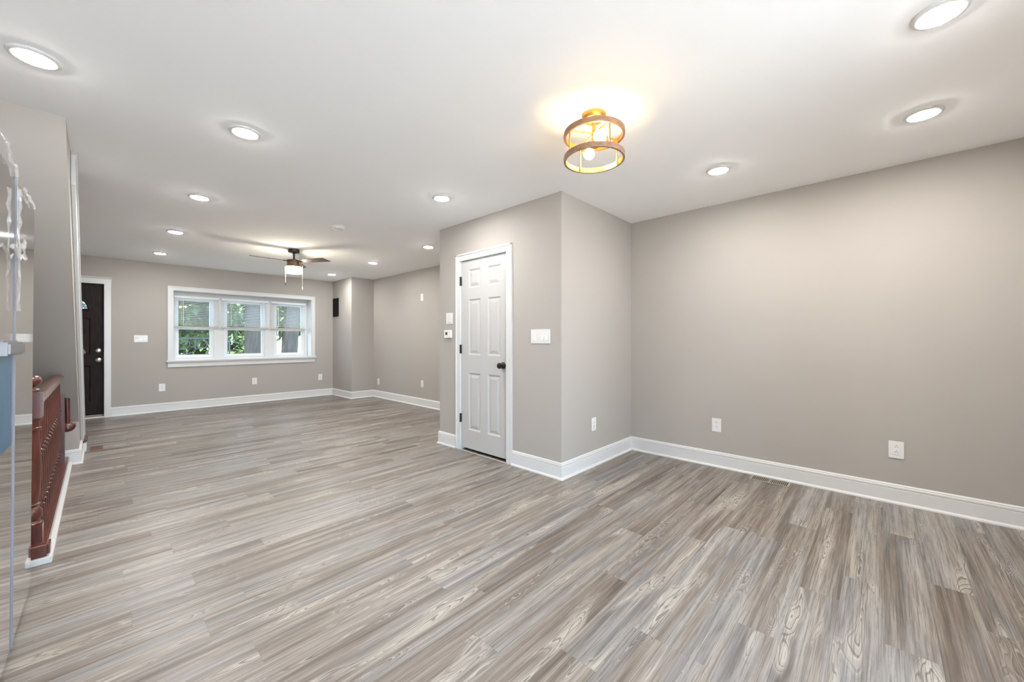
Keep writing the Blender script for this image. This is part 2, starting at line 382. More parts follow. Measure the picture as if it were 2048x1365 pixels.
# ------------------------------------------------------------------ panelled door leaves, built in (u, v) with depth w
def rect_rings(b, T, u0, u1, v0, v1, steps):
    prev = None
    for ins, dep in steps:
        q = [b.verts.new(T(u, v, dep)) for u, v in ((u0 + ins, v0 + ins), (u1 - ins, v0 + ins), (u1 - ins, v1 - ins), (u0 + ins, v1 - ins))]
        if prev:
            for k in range(4): b.faces.new((prev[k], prev[(k + 1) % 4], q[(k + 1) % 4], q[k]))
        prev = q
    b.faces.new(prev)
PANEL = [(0, 0), (.006, .004), (.014, .009), (.022, .009), (.050, .002), (.052, .002)]
def leaf(W, Hh, panels, T, thick, fan=None):
    t = MB(); b = t.b
    us = sorted({0, W, *[p[0] for p in panels], *[p[1] for p in panels], *((fan[0] - fan[2] - .03, fan[0] + fan[2] + .03) if fan else ())})
    vs = sorted({0, Hh, *[p[2] for p in panels], *[p[3] for p in panels], *((fan[1] - .03, fan[1] + fan[3] + .03) if fan else ())})
    fr = (fan[0] - fan[2] - .03, fan[0] + fan[2] + .03, fan[1] - .03, fan[1] + fan[3] + .03) if fan else None
    holes = list(panels) + ([fr] if fr else [])
    for a, c in zip(us, us[1:]):
        for d, e in zip(vs, vs[1:]):
            if any(h[0] - 1e-6 <= a and c <= h[1] + 1e-6 and h[2] - 1e-6 <= d and e <= h[3] + 1e-6 for h in holes): continue
            b.faces.new([b.verts.new(T(*q, 0)) for q in ((a, d), (c, d), (c, e), (a, e))])
    for p in panels: rect_rings(b, T, *p, PANEL)
    if fr:
        inner, outer = [], []
        NS = 28
        pts = [(fan[0] + fan[2] * math.cos(math.pi * k / NS), fan[1] + fan[3] * math.sin(math.pi * k / NS)) for k in range(NS + 1)]
        cu, cv = fan[0], fan[1] + fan[3] * .3
        def onrect(u, v):
            du, dv = u - cu, v - cv; s = 1e9
            if du > 1e-9: s = min(s, (fr[1] - cu) / du)
            if du < -1e-9: s = min(s, (fr[0] - cu) / du)
            if dv > 1e-9: s = min(s, (fr[3] - cv) / dv)
            if dv < -1e-9: s = min(s, (fr[2] - cv) / dv)
            return (cu + du * s, cv + dv * s)
        out = [onrect(*p) for p in pts]
        def vv(p, w=0): return b.verts.new(T(p[0], p[1], w))
        n = len(pts)
        for k in range(n):
            p, q, po, qo = pts[k], pts[(k + 1) % n], out[k], out[(k + 1) % n]
            poly = [p, q, qo]
            for c in ((fr[1], fr[2]), (fr[1], fr[3]), (fr[0], fr[3]), (fr[0], fr[2])):   # rectangle corners between the two
                if abs(po[0] - qo[0]) > 1e-6 and abs(po[1] - qo[1]) > 1e-6 and min(po[0], qo[0]) - 1e-6 <= c[0] <= max(po[0], qo[0]) + 1e-6 and min(po[1], qo[1]) - 1e-6 <= c[1] <= max(po[1], qo[1]) + 1e-6:
                    poly.append(c)
            if k == n - 1: poly = [p, q, qo, (fr[0] if qo[0] > po[0] else fr[1], fr[2]), po] if False else [p, q, qo, (fr[1], fr[2]), (fr[0], fr[2])]
            poly.append(po)
            b.faces.new([vv(c) for c in poly])
            b.faces.new([vv(p), vv(q), vv(q, thick), vv(p, thick)])
    # edges and back
    e = [(0, 0), (W, 0), (W, Hh), (0, Hh)]
    for k in range(4):
        p, q = e[k], e[(k + 1) % 4]
        b.faces.new([b.verts.new(T(*c)) for c in ((*p, 0), (*q, 0), (*q, thick), (*p, thick))])
    if not fr: b.faces.new([b.verts.new(T(*c, thick)) for c in e])
    bmesh.ops.remove_doubles(b, verts=b.verts[:], dist=1e-5)
    bmesh.ops.recalc_face_normals(b, faces=b.faces[:])
    return t

# closet door: face looks towards -X, u runs towards the hinge side (+Y)
dy0, dy1, dz0, dz1 = DY0 + .012, DY1 - .004, 0.030, DZ - .010
cols = [(2.703, 2.884), (2.994, 3.178)]; rows = [(.228, .832), (1.022, 1.610), (1.730, 1.926)]
pan = [(c[0] - dy0, c[1] - dy0, r[0] - dz0, r[1] - dz0) for c in cols for r in rows]
T = lambda u, v, w: (CX + .012 + w, dy0 + u, dz0 + v)
d1 = struct(leaf(dy1 - dy0, dz1 - dz0, pan, T, .035).build('door_1', DOORW), 'white six-panel closet door with black knob')
d1['category'] = 'door'
k = MB(); Mk = Matrix.Translation((CX + .012, 2.662, .932)) @ Matrix.Rotation(R(-90), 4, 'Y')
k.lathe([(.0, -.001), (.033, -.001), (.033, .006), (.027, .010), (.013, .013), (.012, .030), (.020, .036), (.028, .046), (.0295, .055), (.026, .064), (.015, .069), (.0, .070)], 28, Mk, cap=False)
o = k.build('door_knob', BLACK, d1, 40); o['label'] = 'round black knob'
o = MB().box(CX + .014, CX + .035, dy0 - .003, dy0 + .0005, .90, .96).build('latch_plate', BRONZE, d1)
for za, zb in ((1.766, 1.862), (1.036, 1.130), (.295, .389)):
    h = MB().lathe([(.0075, za), (.0075, zb)], 12, Matrix.Translation((CX - .004, DY1 + .003, 0)))
    h.box(CX - .003, CX + .011, DY1 - .012, DY1 + .012, za, zb)
    h.build('hinge', BRONZE, d1)
# jamb and casing of the closet door
def casing_x(name, y0, y1, zt_, cw, label):
    t = MB()
    for a, c in ((y0 - cw, y0), (y1, y1 + cw)):
        outer_first = a < y0 - 1e-6
        t.box(CX - .012, CX, a, c, 0, zt_ + cw)
        if outer_first: t.box(CX - .019, CX - .006, a, a + .022, 0, zt_ + cw, .005)
        else: t.box(CX - .019, CX - .006, c - .022, c, 0, zt_ + cw, .005)
    t.box(CX - .012, CX, y0, y1, zt_, zt_ + cw); t.box(CX - .019, CX - .006, y0 - cw, y1 + cw, zt_ + cw - .022, zt_ + cw, .005)
    t.box(CX - .012, CX + .10, y0 - .004, y0 + .010, 0, zt_ + .002); t.box(CX - .012, CX + .10, y1 - .001, y1 + .006, 0, zt_ + .002); t.box(CX - .012, CX + .10, y0, y1, zt_ - .008, zt_ + .004)
    return struct(t.build(name, TRIM), label)
casing_x('trim_1', DY0, DY1, DZ, .066, 'white casing around the closet door')
struct(MB().box(CX - .012, CX + .004, DY0, DY1, 0, .0035).build('trim_2', mat('pale_threshold', (.5, .47, .43), .4)))

# front door: faces -Y
fx0, fx1, fz0, fz1 = FX0 + .006, FX1 - .004, .045, FZ - .006
pw = [(-.708, -.432), (-.358, -.082)]
pan = [(c[0] - fx0, c[1] - fx0, r[0] - fz0, r[1] - fz0) for c in pw for r in ((.25, .795), (.955, 1.51))]
T = lambda u, v, w: (fx0 + u, YF + .035 + w, fz0 + v)
fan_c = (-.395 - fx0, 1.635 - fz0, .295, .240)
d2 = struct(leaf(fx1 - fx0, fz1 - fz0, pan, T, .044, fan_c).build('door_2', DDOOR), 'dark brown front door with half-round glass light')
d2['category'] = 'door'
NS = 32
arc = [(-.395 + .295 * math.cos(math.pi * q / NS), 1.635 + .240 * math.sin(math.pi * q / NS)) for q in range(NS + 1)]
MB().prism(arc, 'y', YF + .055, YF + .061).build('fanlight_glass', FANLITE, d2)
fr = MB(); fr.tube([(x, YF + .032, z) for x, z in arc], .014, 8); fr.tube([(-.69, YF + .032, 1.635), (-.10, YF + .032, 1.635)], .014, 8)
for a in (45, 90, 135): fr.tube([(-.395 + .07 * math.cos(R(a)), YF + .05, 1.635 + .06 * math.sin(R(a))), (-.395 + .27 * math.cos(R(a)), YF + .05, 1.635 + .22 * math.sin(R(a)))], .004, 6)
fr.build('fanlight_frame', DDOOR, d2)
for z, nm, pr_ in ((.876, 'door_knob', [(.0, 0), (.033, 0), (.033, .006), (.026, .01), (.013, .014), (.012, .032), (.022, .038), (.029, .05), (.027, .062), (.014, .068), (0, .069)]), (1.018, 'deadbolt', [(0, 0), (.032, 0), (.032, .010), (.026, .016), (.012, .018), (.012, .024), (0, .025)])):
    o = MB().lathe(pr_, 24, Matrix.Translation((0.000, YF + .036, z)) @ Matrix.Rotation(R(90), 4, 'X'), cap=False).build(nm, NICKEL, d2, 40); o['label'] = 'satin nickel ' + nm.replace('_', ' ')
t = MB(); t.box(FX1, FX1 + .070, YF - .018, YF, 0, FZ); t.box(FX0 - .07, FX0, YF - .018, YF, 0, FZ)
t.box(FX0 - .075, FX1 + .073, YF - .020, YF, FZ, FZ + .075)
t.prism([(YF, FZ + .070), (YF - .024, FZ + .070), (YF - .028, FZ + .078), (YF - .040, FZ + .090), (YF - .042, FZ + .098), (YF, FZ + .098)], 'x', FX0 - .09, FX1 + .083)
t.box(FX1 - .003, FX1 + .004, YF - .018, YF + .14, 0, FZ); t.box(FX0 - .004, FX0 + .003, YF - .018, YF + .14, 0, FZ); t.box(FX0, FX1, YF - .018, YF + .14, FZ - .004, FZ + .004)
t.box(FX1 - .022, FX1, YF + .081, YF + .10, .04, FZ); t.box(FX0, FX0 + .022, YF + .081, YF + .10, .04, FZ); t.box(FX0, FX1, YF + .081, YF + .10, FZ - .022, FZ)
struct(t.build('trim_3', TRIM), 'white casing and crown head around the front door')
t = MB(); t.box(FX0, FX1, YF - .012, YF + .014, 0, .020, .004); struct(t.build('trim_4', TRIM))
struct(MB().box(FX0, FX1, YF + .014, YF + .14, 0, .040).build('trim_5', mat('door_sill_wood', (.20, .14, .10), .5)))
o = MB().box(FX1 - .012, FX1 - .002, YF + .006, YF + .018, .845, .91).build('strike_plate', BLACK, d2)

# bay window: reveal box, casing, sill, three double-hung units
BY = 8.86
t = MB(); t.box(OX0 - .06, OX0, YF + .02, BY + .08, OZ0 - .05, OZ1 + .05); t.box(OX1, OX1 + .06, YF + .02, BY + .08, OZ0 - .05, OZ1 + .05)
t.box(OX0, OX1, YF + .0, BY + .08, OZ1 - .005, OZ1 + .05); t.box(OX0, OX1, YF + .0, BY + .08, OZ0 - .05, OZ0 + .003)
t.box(OX0 - .0, OX0 + .006, YF, BY, OZ0, OZ1); t.box(OX1 - .006, OX1, YF, BY, OZ0, OZ1)
WIN = [(0.898, 1.446), (1.597, 2.258), (2.416, 2.985)]
for a, c in ((OX0, WIN[0][0]), (WIN[0][1], WIN[1][0]), (WIN[1][1], WIN[2][0]), (WIN[2][1], OX1)):
    t.box(a, c, BY - .03, BY + .06, OZ0, OZ1, .002)
for a, c in WIN: t.box(a, c, BY - .02, BY + .06, 1.93, OZ1); t.box(a, c, BY - .02, BY + .06, OZ0, .868)
struct(t.build('trim_6', TRIM), 'white bay window box with wide mullions')
t = MB(); cw = .07
for a, c in ((OX0 - cw, OX0), (OX1, OX1 + cw)): t.box(a, c, YF - .016, YF, OZ0 - .01, OZ1 + cw, .003)
t.box(OX0, OX1, YF - .016, YF, OZ1, OZ1 + cw, .003); t.box(OX0 - cw, OX1 + cw, YF - .026, YF - .012, OZ1 + cw - .02, OZ1 + cw, .004)
t.box(OX0 - cw - .0, OX0 - cw + .018, YF - .024, YF - .012, OZ0, OZ1 + cw, .003); t.box(OX1 + cw - .018, OX1 + cw, YF - .024, YF - .012, OZ0, OZ1 + cw, .003)
struct(t.build('trim_7', TRIM), 'white casing of the bay window')
t = MB(); t.box(OX0 - cw - .022, OX1 + cw + .022, YF - .05, YF + .03, OZ0 - .030, OZ0 - .002, .007, 3)
t.prism([(YF, OZ0 - .03), (YF - .034, OZ0 - .03), (YF - .030, OZ0 - .045), (YF - .018, OZ0 - .055), (YF - .018, OZ0 - .115), (YF, OZ0 - .118)], 'x', OX0 - cw, OX1 + cw)
struct(t.build('trim_8', TRIM), 'white window stool and apron')
for k, (a, c) in enumerate(WIN):
    t = MB(); fr = .022
    for p, q in ((a, a + fr), (c - fr, c)): t.box(p, q, BY, BY + .07, .868, 1.93)
    t.box(a + fr, c - fr, BY + .001, BY + .069, 1.93 - fr, 1.93); t.box(a + fr, c - fr, BY + .001, BY + .069, .868, .868 + fr)
    win = struct(t.build('window_%d' % (k + 1), VINYL), ['left', 'middle', 'right'][k] + ' double-hung window of the bay')
    win['category'] = 'window'
    for nm, z0, z1, yy in (('lower_sash', .892, 1.40, BY + .008), ('upper_sash', 1.37, 1.906, BY + .036)):
        t = MB(); s = .036; aa, cc = a + fr, c - fr
        t.box(aa, aa + s, yy, yy + .026, z0, z1, .002); t.box(cc - s, cc, yy, yy + .026, z0, z1, .002)
        t.box(aa + s - .001, cc - s + .001, yy + .001, yy + .025, z0, z0 + s * .8); t.box(aa + s - .001, cc - s + .001, yy + .001, yy + .025, z1 - s, z1)
        so = t.build(nm, VINYL, win)
        MB().box(aa + s * .8, cc - s * .8, yy + .010, yy + .014, z0 + .02, z1 - .02).build('pane', PANE, so)
bl = [(0.884, 1.515), (1.54, 2.312), (2.348, 2.990)]
for k, (a, c) in enumerate(bl):
    yb = BY - .065
    th = thing('window_blind', ['white mini blind half lowered over the left bay window, taupe bottom rail', 'white mini blind half lowered over the middle bay window', 'white mini blind half lowered over the right bay window beside the deep reveal'][k], 'blind', ((a + c) / 2, yb, 1.405), 0, 'mini blinds in the bay window')
    hw = (c - a) / 2 - .002
    MB().box(-hw, hw, -.014, .014, .505, .540, .003).build('head_rail', BLIND, th)
    s = MB(); z = .030
    while z < .50:
        s.prism([(-.012, z + .0016), (0, z + .0036), (.012, z + .0012), (.012, z + .0004), (0, z + .0028), (-.012, z + .0008)], 'x', -hw + .004, hw - .004); z += .0165
    s.build('slats', BLIND, th)
    MB().box(-hw, hw, -.014, .014, -.012, .014, .003).build('bottom_rail', BRAIL, th)
    for q in (-.7, .7): MB().tube([(hw * q, -.014, .015), (hw * q, -.014, .51)], .0012, 6).build('ladder_cord', BLIND, th)
    MB().tube([(-hw * .62, -.022, .50), (-hw * .61, -.028, .04)], .003, 6).build('tilt_wand', BLIND, th)

# glass doors behind the camera
t = MB()
for a, c in ((BX0, BX0 + .05), (.25, .30), (BX1 - .05, BX1)): t.box(a, c, KB - .09, KB - .04, BZ0, BZ1)
t.box(BX0, BX1, KB - .09, KB - .04, BZ0, BZ0 + .05); t.box(BX0, BX1, KB - .09, KB - .04, BZ1 - .05, BZ1)
struct(t.build('window_4', VINYL))

# ------------------------------------------------------------------ stairs and railing
st = thing('staircase', 'enclosed upper staircase with white stringer and mahogany treads at the far left', 'stairs', (0, 0, 0))
s = MB(); s.prism([(3.92, zs(3.92) + .30), (3.92, H - .002), (3.90, H - .002), (6.55, .002), (6.20, .002)], 'x', EX + .002, EX + .022)
s.build('stringer', TRIM, st)
s = MB(); s.prism([(3.905, H - .012), (3.93, H - .002), (6.56, .016), (6.54, .002)], 'x', EX + .0225, EX + .030); s.build('stringer_cap', TRIM, st)
for i in range(9):
    yn = 6.32 - .218 * i; z = .2 * (i + 1)
    tr = MB().box(XL + .004, EX - .001, yn - .216, yn + .02, z + .002, z + .032, .006).build('tread', MAHOG, st)
    MB().box(XL + .004, EX - .002, yn + .002, yn + .010, z - .166, z + .001).build('riser', TRIM, st)
MB().box(EX + .001, EX + .048, 6.08, 6.36, .10, .132, .010, 3).build('starting_tread', MAHOG, st)
MB().box(EX + .001, EX + .040, 6.105, 6.34, 0.0, .10, .004).build('starting_riser', TRIM, st)
hr = MB(); hr.tube([(EX + .004, 6.96, 1.030), (EX - .010, 6.90, 1.045), (-.24, 6.40, 1.22), (-.55, 5.4, 1.9)], [.020, .027, .027, .027], 12)
hr.tube([(-.36, 6.0, 1.49), (-.36, 6.0, .45)], .016, 10)
tag(hr.build('handrail', MAHOGH, None, 40), 'mahogany stair handrail end showing in front of the front door', 'handrail')

# guard railing beside the basement stair
rl = thing('stair_railing', 'mahogany railing with turned newel post and spindles around the basement stair', 'railing', (-.235, HY0, 0))
RX = 0.0        # local x of the rail centre line
def P_(x): return x + .235
Y0 = HY0
cb = MB(); cb.box(-.075, .066, -.065, 2.28, 0, .034, .003); cb.build('curb', TRIM, rl)
sh = MB(); sh.box(-.07, .046, -.045, 2.27, .034, .090, .006); sh.box(-.07, .058, -.056, .05, .034, .105, .012, 3); sh.build('shoe_rail', MAHOGH, rl)
nb = MB(); nx, ny = -.016, .022; hw = .046
nb.box(nx - hw, nx + hw, ny - hw, ny + hw, .09, .20, .004); nb.box(nx - hw, nx + hw, ny - hw, ny + hw, .765, .900, .004)
nb.box(nx - hw - .004, nx + hw + .004, ny - hw - .004, ny + hw + .004, .895, .906, .003)
nb.lathe([(.043, .198), (.045, .206), (.036, .215), (.034, .222), (.044, .235), (.047, .252), (.044, .27), (.034, .288), (.031, .292), (.038, .300), (.039, .306), (.032, .312), (.031, .32), (.036, .36), (.040, .43), (.041, .50), (.039, .58), (.036, .66), (.0345, .694), (.041, .698), (.043, .706), (.041, .713), (.036, .717), (.036, .742), (.041, .746), (.045, .757), (.044, .767)], 28, Matrix.Translation((nx, ny, 0)))
nb.build('newel_post', MAHOG, rl, 35)
MB().lathe([(.036, .904), (.038, .912), (.034, .918), (.022, .922), (.020, .928), (.028, .934), (.039, .944), (.0435, .957), (.043, .970), (.036, .983), (.022, .991), (.0, .994)], 28, Matrix.Translation((nx, ny, 0)), cap=False).build('newel_finial', MAHOG, rl, 50)
hd = MB(); hd.prism([(-.032, .838), (.028, .838), (.033, .846), (.033, .866), (.024, .880), (.008, .886), (-.012, .886), (-.028, .880), (-.037, .866), (-.037, .846)], 'y', .065, 2.02); hd.build('handrail', MAHOGH, rl, 30)
bal = None
bp = [(.0165, .09), (.0165, .20), (.010, .206), (.0145, .214), (.015, .222), (.010, .230), (.0135, .238), (.0105, .246), (.0125, .262), (.0155, .30), (.0165, .345), (.0155, .40), (.0125, .46), (.0095, .505), (.014, .512), (.0145, .520), (.009, .527), (.015, .536), (.0155, .546), (.009, .555), (.0145, .563), (.014, .571), (.010, .580), (.012, .60), (.0125, .62), (.0105, .72), (.0095, .84)]
for k in range(15):
    if bal is None:
        bal = MB().lathe(bp, 12).build('baluster', MAHOG, rl, 35); o = bal
    else:
        o = bal.copy(); COL.objects.link(o); o.parent = rl
    o.location = (-.002, .155 + .123 * k, 0)
ep = MB(); ep.prism([(1.975, .09), (2.045, .09), (2.03, .838), (1.985, .838)], 'x', -.030, .030); ep.build('end_post', MAHOG, rl)
ln = MB(); ln.tube([(.026, 2.035, .868), (.030, 2.04, .80), (.042, 2.045, .64), (.045, 2.05, .43)], [.016, .018, .018, .018], 12)
ln.lathe([(0, -.024), (.028, -.020), (.046, -.011), (.051, 0), (.046, .011), (.028, .020), (0, .024)], 24, Matrix.Translation((.044, 2.05, .405)) @ Matrix.Rotation(R(78), 4, 'X'), cap=False)
ln.build('lower_rail_rosette', MAHOG, rl, 40)
bs = thing('basement_staircase', 'basement steps going down behind the mahogany railing', 'stairs', (-.66, HY0, 0))
tre = None
for k in range(7):
    if tre is None: tre = MB().box(-.41, .41, 0, .25, -.035, 0, .006).build('tread', MAHOG, bs); o = tre
    else: o = tre.copy(); COL.objects.link(o); o.parent = bs
    o.location = (0, .02 + .24 * k, -.2 * (k + 1))

# ------------------------------------------------------------------ refrigerator, face towards +X
fg = thing('refrigerator', 'tall stainless refrigerator in crumpled clear film at the left edge', 'refrigerator', (-.2185, 2.90, 0), 0)
fg.rotation_euler = (0, R(.38), R(-.8))
MB().box(-.74, -.055, -.905, -.002, .03, 1.765, .006).build('cabinet', FRGREY, fg)
MB().box(-.70, -.060, -.88, -.02, .0, .03).build('base_grille', FRGREY, fg)
MB().box(-.052, 0, -.522, 0, .020, 1.792, .010, 3).build('fridge_door', STEEL, fg, 30)
fz = MB().box(-.052, 0, -.905, -.530, .020, 1.800, .010, 3).build('freezer_door', STEEL, fg, 30)
e = MB().box(-.03, .0035, -.531, -.519, .022, 1.80, .002).build('door_edge_strip', EDGE, fg)
d = MB(); d.box(-.004, .028, -.86, -.535, 1.128, 1.172, .006, 2); dp = d.build('dispenser_band', STEELB, fz, 30)
MB().box(.0, .012, -.85, -.545, 1.166, 1.178, .003).build('dispenser_lip', FRGREY, dp)
MB().box(.0, .004, -.86, -.60, .80, 1.132, .001).build('dispenser_film', BLUEF, fz)
def crumple(name, pts, w, seed):
    t = MB(); b = t.b; prev = None
    rnd = random.Random(seed)
    for k, (x, y, z) in enumerate(pts):
        c = [b.verts.new((x + rnd.uniform(-.002, .006) + .004 * (j % 2), y + (j - 2) * w * .25 + rnd.uniform(-.003, .003), z + rnd.uniform(-.006, .006))) for j in range(5)]
        if prev:
            for j in range(4): b.faces.new((prev[j], prev[j + 1], c[j + 1], c[j]))
        prev = c
    o = t.build(name, FILM, fg)
    so = o.modifiers.new('Solidify', 'SOLIDIFY'); so.thickness = .0012
    return o
crumple('protective_film', [(.004, -.545 - .33 * q / 11, 1.795 + .012 * math.sin(q) + .05 * q / 11) for q in range(12)], .02, 3)
crumple('protective_film', [(.008, -.555 + .008 * math.sin(q * 2.1), 1.74 - .03 * q) for q in range(16)], .022, 5)
crumple('protective_film', [(.004, -.42 + .34 * q / 10, 1.788 + .004 * math.sin(q * 1.7)) for q in range(11)], .016, 9)
crumple('protective_film', [(.006, -.40 + .012 * math.sin(q * 1.3), 1.60 - .014 * q) for q in range(8)], .03, 12)
crumple('protective_film', [(.008, -.70 + .27 * q / 9, 1.50 + .02 * math.sin(q * .9)) for q in range(10)], .02, 14)

# ------------------------------------------------------------------ plates, outlets, switches (local: x right, z up, face looks to -y)
def plate(th, w, h, t=.006, m=PLATE):
    return MB().box(-w / 2, w / 2, -t, 0, -h / 2, h / 2, .0025, 2).build('cover_plate', m, th)
def outlet(label, loc, rz, decora=False, group='wall outlets'):
    th = thing('wall_outlet', label, 'outlet', loc, rz, group)
    plate(th, .080, .124)
    if decora:
        r = MB().box(-.0175, .0175, -.0085, -.004, -.034, .034, .0015).build('receptacle', PLATE2, th)
        rs = (r,)
        zc = (-.019, .019)
    else:
        rs = [MB().lathe([(.0172, .004), (.0172, .0085), (.0160, .0092)], 24, Matrix.Translation((0, 0, z)) @ Matrix.Rotation(R(90), 4, 'X')).build('receptacle', PLATE2, th) for z in (-.0195, .0195)]
        zc = (-.0195, .0195)
    for k, z in enumerate(zc):
        s = MB(); s.box(-.0078, -.0052, -.0098, -.0086, z - .002, z + .006); s.box(.0052, .0082, -.0098, -.0086, z - .001, z + .006)
        s.lathe([(.0026, .0086), (.0026, .0098)], 10, Matrix.Translation((0, 0, z - .0085 if not decora else z + .012)) @ Matrix.Rotation(R(90), 4, 'X'))
        if decora: s.b.verts.ensure_lookup_table()
        s.build('slots', SLOT, rs[min(k, len(rs) - 1)])
    if not decora: MB().lathe([(.003, .005), (.003, .0075)], 10, Matrix.Rotation(R(90), 4, 'X')).build('screw', NICKEL, th)
    return th
QN = R(-90)
outlet('white outlet low on right wall at the right side of the photo', (XR, -.081, .388), QN, True)
outlet('white outlet low on right wall just above the floor register', (XR, 1.111, .389), QN, True)
outlet('white outlet low on the closet side wall near the inner corner', (3.191, CY0, .389), 0, False)
outlet('white outlet on the living room right wall beside the chase corner', (XR, 7.50, .327), QN, False)
outlet('white outlet on living room right wall below the blank plate', (XR, 5.92, .402), QN, False)
outlet('white outlet on far wall between front door and bay window', (.719, YF, .397), 0, True)
outlet('white outlet on far wall centred below the bay window', (2.026, YF, .404), 0, False)
outlet('white outlet on far wall right of the bay window below the black vent', (3.215, YF, .398), 0, False)
bp_ = thing('blank_plate', 'narrow white plate high on the living room right wall', 'wall plate', (XR, 5.925, 1.94), QN)
plate(bp_, .080, .124); MB().box(-.017, .017, -.009, -.004, -.034, .034, .0015).build('insert', PLATE2, bp_)

def rocker(th, x, up, m=PLATE2):
    t = MB(); t.box(-.0175, .0175, -.0075, -.004, -.0345, .0345, .001)
    t.prism([(-.007, -.032), (-.0135 if not up else -.008, -.032), (-.0085, 0), (-.008 if not up else -.0135, .032), (-.007, .032)], 'x', -.0155, .0155)
    o = t.build('rocker', m, th); o.location = (x, 0, 0); return o
sw = thing('light_switch', 'white four-gang light switch on closet wall right of the white door', 'switch', (CX, 2.186, 1.212), QN, 'light switches')
plate(sw, .222, .126, .007)
rocker(sw, -.069, False); rocker(sw, .023, False); rocker(sw, .069, False)
t = MB(); t.box(-.006, .006, -.0075, -.004, -.013, .013, .001); t.prism([(-.004, -.004), (-.022, .006), (-.022, .012), (-.004, .006)], 'x', -.0042, .0042)
o = t.build('toggle', PLATE2, sw); o.location = (-.023, 0, .004)
sw = thing('light_switch', 'white three-gang light switch on far wall right of the front door', 'switch', (.466, YF, 1.20), 0, 'light switches')
plate(sw, .160, .114, .007)
for x in (-.046, 0, .046): rocker(sw, x, x < 0)
fc = thing('fan_control', 'white wall control with two small grey windows left of the closet door', 'switch', (CX, 3.488, 1.418), QN)
plate(fc, .118, .127, .007); MB().box(-.034, .034, -.010, -.005, -.040, .045, .003).build('touch_panel', PLATE2, fc)
for x in (-.018, .018): MB().box(x - .011, x + .011, -.0085, -.006, -.050, -.044).build('indicator', LEDRED, fc)
ts = thing('thermostat', 'white square thermostat with small dark screen below the wall control', 'thermostat', (CX, 3.500, 1.246), QN)
MB().box(-.061, .061, -.028, 0, -.045, .045, .006, 3).build('housing', PLATE, ts)
MB().box(-.030, .004, -.0295, -.027, -.010, .022, .001).build('screen', SLOT, ts)
gv = thing('wall_vent', 'black rectangular vent grille on the side of the far corner chase', 'vent', (JX, 8.445, 1.872), QN)
t = MB(); t.box(-.142, .142, -.012, 0, -.197, -.172, .003); t.box(-.142, .142, -.012, 0, .172, .197, .003); t.box(-.142, -.120, -.012, 0, -.172, .172, .003); t.box(.120, .142, -.012, 0, -.172, .172, .003); t.box(-.121, .121, -.004, -.0005, -.173, .173)
t.build('frame', GRILLE, gv)
t = MB()
for q in range(17): z = -.16 + .02 * q; t.prism([(-.003, z), (-.010, z + .010), (-.009, z + .012), (-.002, z + .002)], 'x', -.121, .121)
t.build('louvers', GRILLE, gv)
def register(name, label, x0, x1, y0, y1, m, slots_along_y):
    th = thing(name, label, 'floor vent', ((x0 + x1) / 2, (y0 + y1) / 2, 0), 0, 'floor registers')
    hx, hy = (x1 - x0) / 2, (y1 - y0) / 2
    b = .014; t = MB()
    t.box(-hx, hx, -hy, -hy + b, 0, .006, .002); t.box(-hx, hx, hy - b, hy, 0, .006, .002); t.box(-hx, -hx + b, -hy + b, hy - b, 0, .006, .002); t.box(hx - b, hx, -hy + b, hy - b, 0, .006, .002)
    t.build('frame', m, th)
    t = MB(); n = 20
    if slots_along_y:
        for k in range(n + 1):
            y = -hy + b + (2 * hy - 2 * b) * k / n; t.box(-hx + b, hx - b, y - .0022, y + .0022, .001, .0026)
        t.box(-hx + b, hx - b, -.005, .005, .001, .0032)
    else:
        for k in range(n + 1):
            x = -hx + b + (2 * hx - 2 * b) * k / n; t.box(x - .0015, x + .0015, -hy + b, hy - b, .001, .005)
    t.build('louvers', m, th)
    MB().box(-hx + b - .001, hx - b + .001, -hy + b - .001, hy - b + .001, .0, .0008).build('damper', SLOT, th)
register('floor_register', 'tan metal floor register against the right wall baseboard', 3.785, 3.918, .535, .815, REGI, True)
register('floor_register', 'small brown floor register at the foot of the upper stairs', -.062, .034, 6.13, 6.30, REGBR, False)

# ------------------------------------------------------------------ ceiling fixtures
LPOS = [(-.195, 2.735, 'near refrigerator, leftmost of all and closest to the left edge'), (.610, 2.80, 'nearest of the left row, in line with closet end'), (.612, 4.36, 'second along the left row towards the bay window'),
        (.615, 5.955, 'third along the left row, level with the ceiling fan'), (.611, 7.58, 'farthest of the left row, nearest the front door wall'),
        (2.087, 2.826, 'just left of the closet block top edge'), (3.050, 4.43, 'nearest of the right row, beside the closet edge'), (3.061, 6.0, 'middle of the right row behind the fan'),
        (3.057, 7.62, 'farthest of the right row, above the chase corner'), (3.150, .873, 'right of the cage light, above the inner corner wall'),
        (3.150, -.173, 'between the cage light and right edge, middle of three'), (2.223, -.166, 'at the upper right corner of the photo')]
r0 = None
for x, y, txt in LPOS:
    lab = 'white round recessed light ' + txt
    if r0 is None:
        r0 = thing('recessed_light', lab, 'ceiling light', (x, y, H), 0, 'recessed ceiling lights')
        t = MB(); t.lathe([(.0620, -.0005), (.0620, -.010), (.066, -.0115), (.079, -.0075), (.0825, -.003), (.0825, -.0003)], 40, cap=False); t.build('trim_ring', TRIM, r0, 40)
        t = MB(); t.lathe([(.0618, -.007), (.060, -.0115), (.050, -.0150), (.028, -.0165), (.0, -.017)], 40, cap=False); t.build('diffuser', LEDM, r0, 40)
    else: dup(r0, (x, y, H), 0, lab)
sd = thing('smoke_detector', 'flat round white smoke detector on the ceiling near the fan', 'smoke detector', (1.828, 4.381, H))
MB().lathe([(.066, 0), (.066, -.010), (.062, -.022), (.050, -.032), (.0, -.034)], 36, cap=False).build('body', PLATE, sd, 40)
